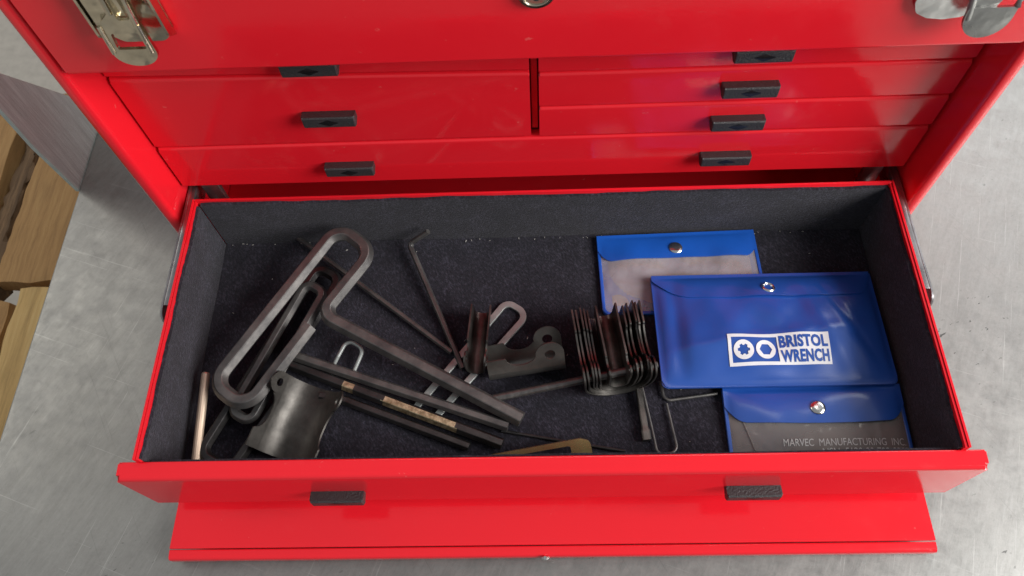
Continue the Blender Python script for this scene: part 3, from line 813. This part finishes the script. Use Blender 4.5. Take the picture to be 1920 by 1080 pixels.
# pouch at the back: blue flap, clear front
p = Pouch(113, 63, 3.6, (98.6, -26.0, 44.6), 1.2, (0, 0), 'smaller blue pouch with clear front and domed snap, nearest the back wall', 1, lum=0.8)
p.back(M['blue'])
p.sheet('contents_stand_in', -49.0, 50.0, -24.0, 26.0, -1.6, M['insert'], nu=40, nv=20, th=0.3, edge=lambda u, v, t: -0.5 + 0.5*math.sin(u*0.13 + v*0.2))  # added sheet, coloured to imitate blurred contents and reflections
p.sheet('clear_front', -55.0, 55.0, p.vlo(1.4), 29.5, 0.0, M['clear'])
p.seam(M['blue'])
p.sheet('flap', -56.2, 56.2, lambda u: 31.5 - 21.5 + max(0, abs(u)-47)**2*0.11, 31.8, 1.3, M['blue'], th=1.0)
p.snap(-1.5, 17.5, 1.4, 4.6, M['chrome'])
# large pouch
p2 = Pouch(150, 81.5, 8.0, (151.4, -74.0, 51.5), 0.3, (-1.0, 0.8), 'largest blue pouch printed with a white wrench logo', 2, lum=1.2, corner=5)
p2.back(M['navy'])
p2.sheet('front_sheet', -74.8, 74.8, p2.vlo(0.2), 40.5, 0.0, M['navy'], nu=80, nv=40)
p2.sheet('flap', -74.6, 73.4, lambda u: 40.7 - 19.0 + 3.5*(abs(u)/75)**2 - 1.5 + (max(0, -u-48)**2*0.019 if u < 0 else max(0, u-62)**2*0.11), 41.0, 1.6, M['navy'], nu=80, th=1.1,
         edge=lambda u, v, t: 0.8*(1-t)*math.sin(u*0.05+0.6))
p2.snap(1.5, 26.5, 1.9, 4.6, M['chrome'], ring=True)
# logo: white frame with two nuts and a lettered block
lx, ly, lr = 1.2, -18.0, 0.005
Wl, Hl = 65.0, 21.0
fr_out = [(-Wl/2, -Hl/2), (Wl/2, -Hl/2), (Wl/2, Hl/2), (-Wl/2, Hl/2)]
hole = [(-Wl/2+2.1, -Hl/2+2.2), (-Wl/2+2.1, Hl/2-2.2), (-0.6, Hl/2-2.2), (-0.6, -Hl/2+2.2)]
bm = nb(); prism(bm, [fr_out, hole], 0.0, 0.12)
lab = p2.decal('logo_frame', bm, M['white'], 0.25, lx, ly, lr)
def star6(r0, r1):
    pts = []
    for i in range(6):
        a = math.pi/6 + i*math.pi/3
        for d, r in ((-0.30, r1), (-0.16, r0), (0.16, r0), (0.30, r1)): pts.append((r*math.cos(a+d), r*math.sin(a+d)))
    return pts
for cx, inner in ((-22.8, star6(2.9, 3.9)), (-8.6, circle(0, 0, 4.1, 6, math.pi/6*0))):
    bm = nb(); prism(bm, [[(x+cx, y) for x, y in circle(0, 0, 6.4, 36)], [(x+cx, y) for x, y in reversed(inner)]], 0.0, 0.12)
    p2.decal('logo_nut', bm, M['white'], 0.25, lx, ly, lr)
for s_, y0, y1 in (('BRISTOL', 0.7, 8.9), ('WRENCH', -8.9, -0.7)):
    bm = text_mesh(s_, 10, 0.42, spacing=1.06); fit(bm, 0.6, 31.2, y0, y1)
    p2.decal('logo_lettering', bm, M['navy'], 0.6, lx, ly, lr)
# pouch by the drawer front: blue flap, smoky clear front with silver lettering
p3 = Pouch(112.5, 50.5, 5.0, (171.6, -138.6, 45.5), 0.0, (3.0, 0), 'blue pouch with smoky clear front and silver lettering at drawer front', 3, lum=0.5, corner=5)
p3.back(M['navy'])
p3.sheet('clear_front', -54.8, 54.8, p3.vlo(1.4), 23.5, 0.0, M['smoke'])
p3.seam(M['navy'])
p3.sheet('flap', -56.0, 56.0, lambda u: 25.4 - 23.0 - 2.5*(1-(u/56)**2) + max(0, abs(u)-44)**2*0.07, 25.6, 1.5, M['navy'], th=1.0)
p3.snap(0.5, 9.4, 1.7, 4.5, M['chrome'])
bm = nb(); sweep(bm, fillet([(-47, 6, 0), (-40, -20, 0), (-20, -24, 0)], 9, 8), polyprof(8, 0.5)); p3.decal('weld_line', bm, M['smoke'], 0.2, 0, 0)
for s_, x0, x1, y0, y1 in (('MARVEC  MANUFACTURING  INC.', -23.5, 52.0, -14.0, -9.6), ('NSN  5120-00-799-8303', 0.0, 53.0, -19.7, -15.3)):
    bm = text_mesh(s_, 10, 0.0); fit(bm, x0, x1, y0, y1); p3.decal('lettering', bm, M['silver'], 0.3, 0, 0)

# lint and crumbs on the felt
bm = nb(); rnd = random.Random(21)
for i in range(70):
    if i < 9: x, y = -226 + rnd.random()*66, 6.0 + rnd.random()*1.5
    elif i < 40: x, y = -60 + rnd.random()*260, 5.0 + rnd.random()*2.0
    else: x, y = rnd.uniform(-225, 225), rnd.uniform(-150, 6)
    a = rnd.uniform(0, 6.28); l = rnd.uniform(0.25, 0.9) * (1.0 if i > 8 else 0.8); w = rnd.uniform(0.12, 0.3)
    c, s_ = math.cos(a), math.sin(a)
    q = [bm.verts.new((x + dx*c*l - dy*s_*w, y + dx*s_*l + dy*c*w, 43.55 + dz)) for dx, dy, dz in ((-1, -1, 0), (1, -1, .2), (1, 1, .1), (-1, 1, 0), (0, 0, .6))]
    for k in range(4): bm.faces.new([q[k], q[(k+1) % 4], q[4]])
    bm.faces.new([q[3], q[2], q[1], q[0]])
tag(obj('lint', bm, M['lint'], None, 0), 'pale lint and crumbs scattered on the dark felt', 'lint', kind='stuff')
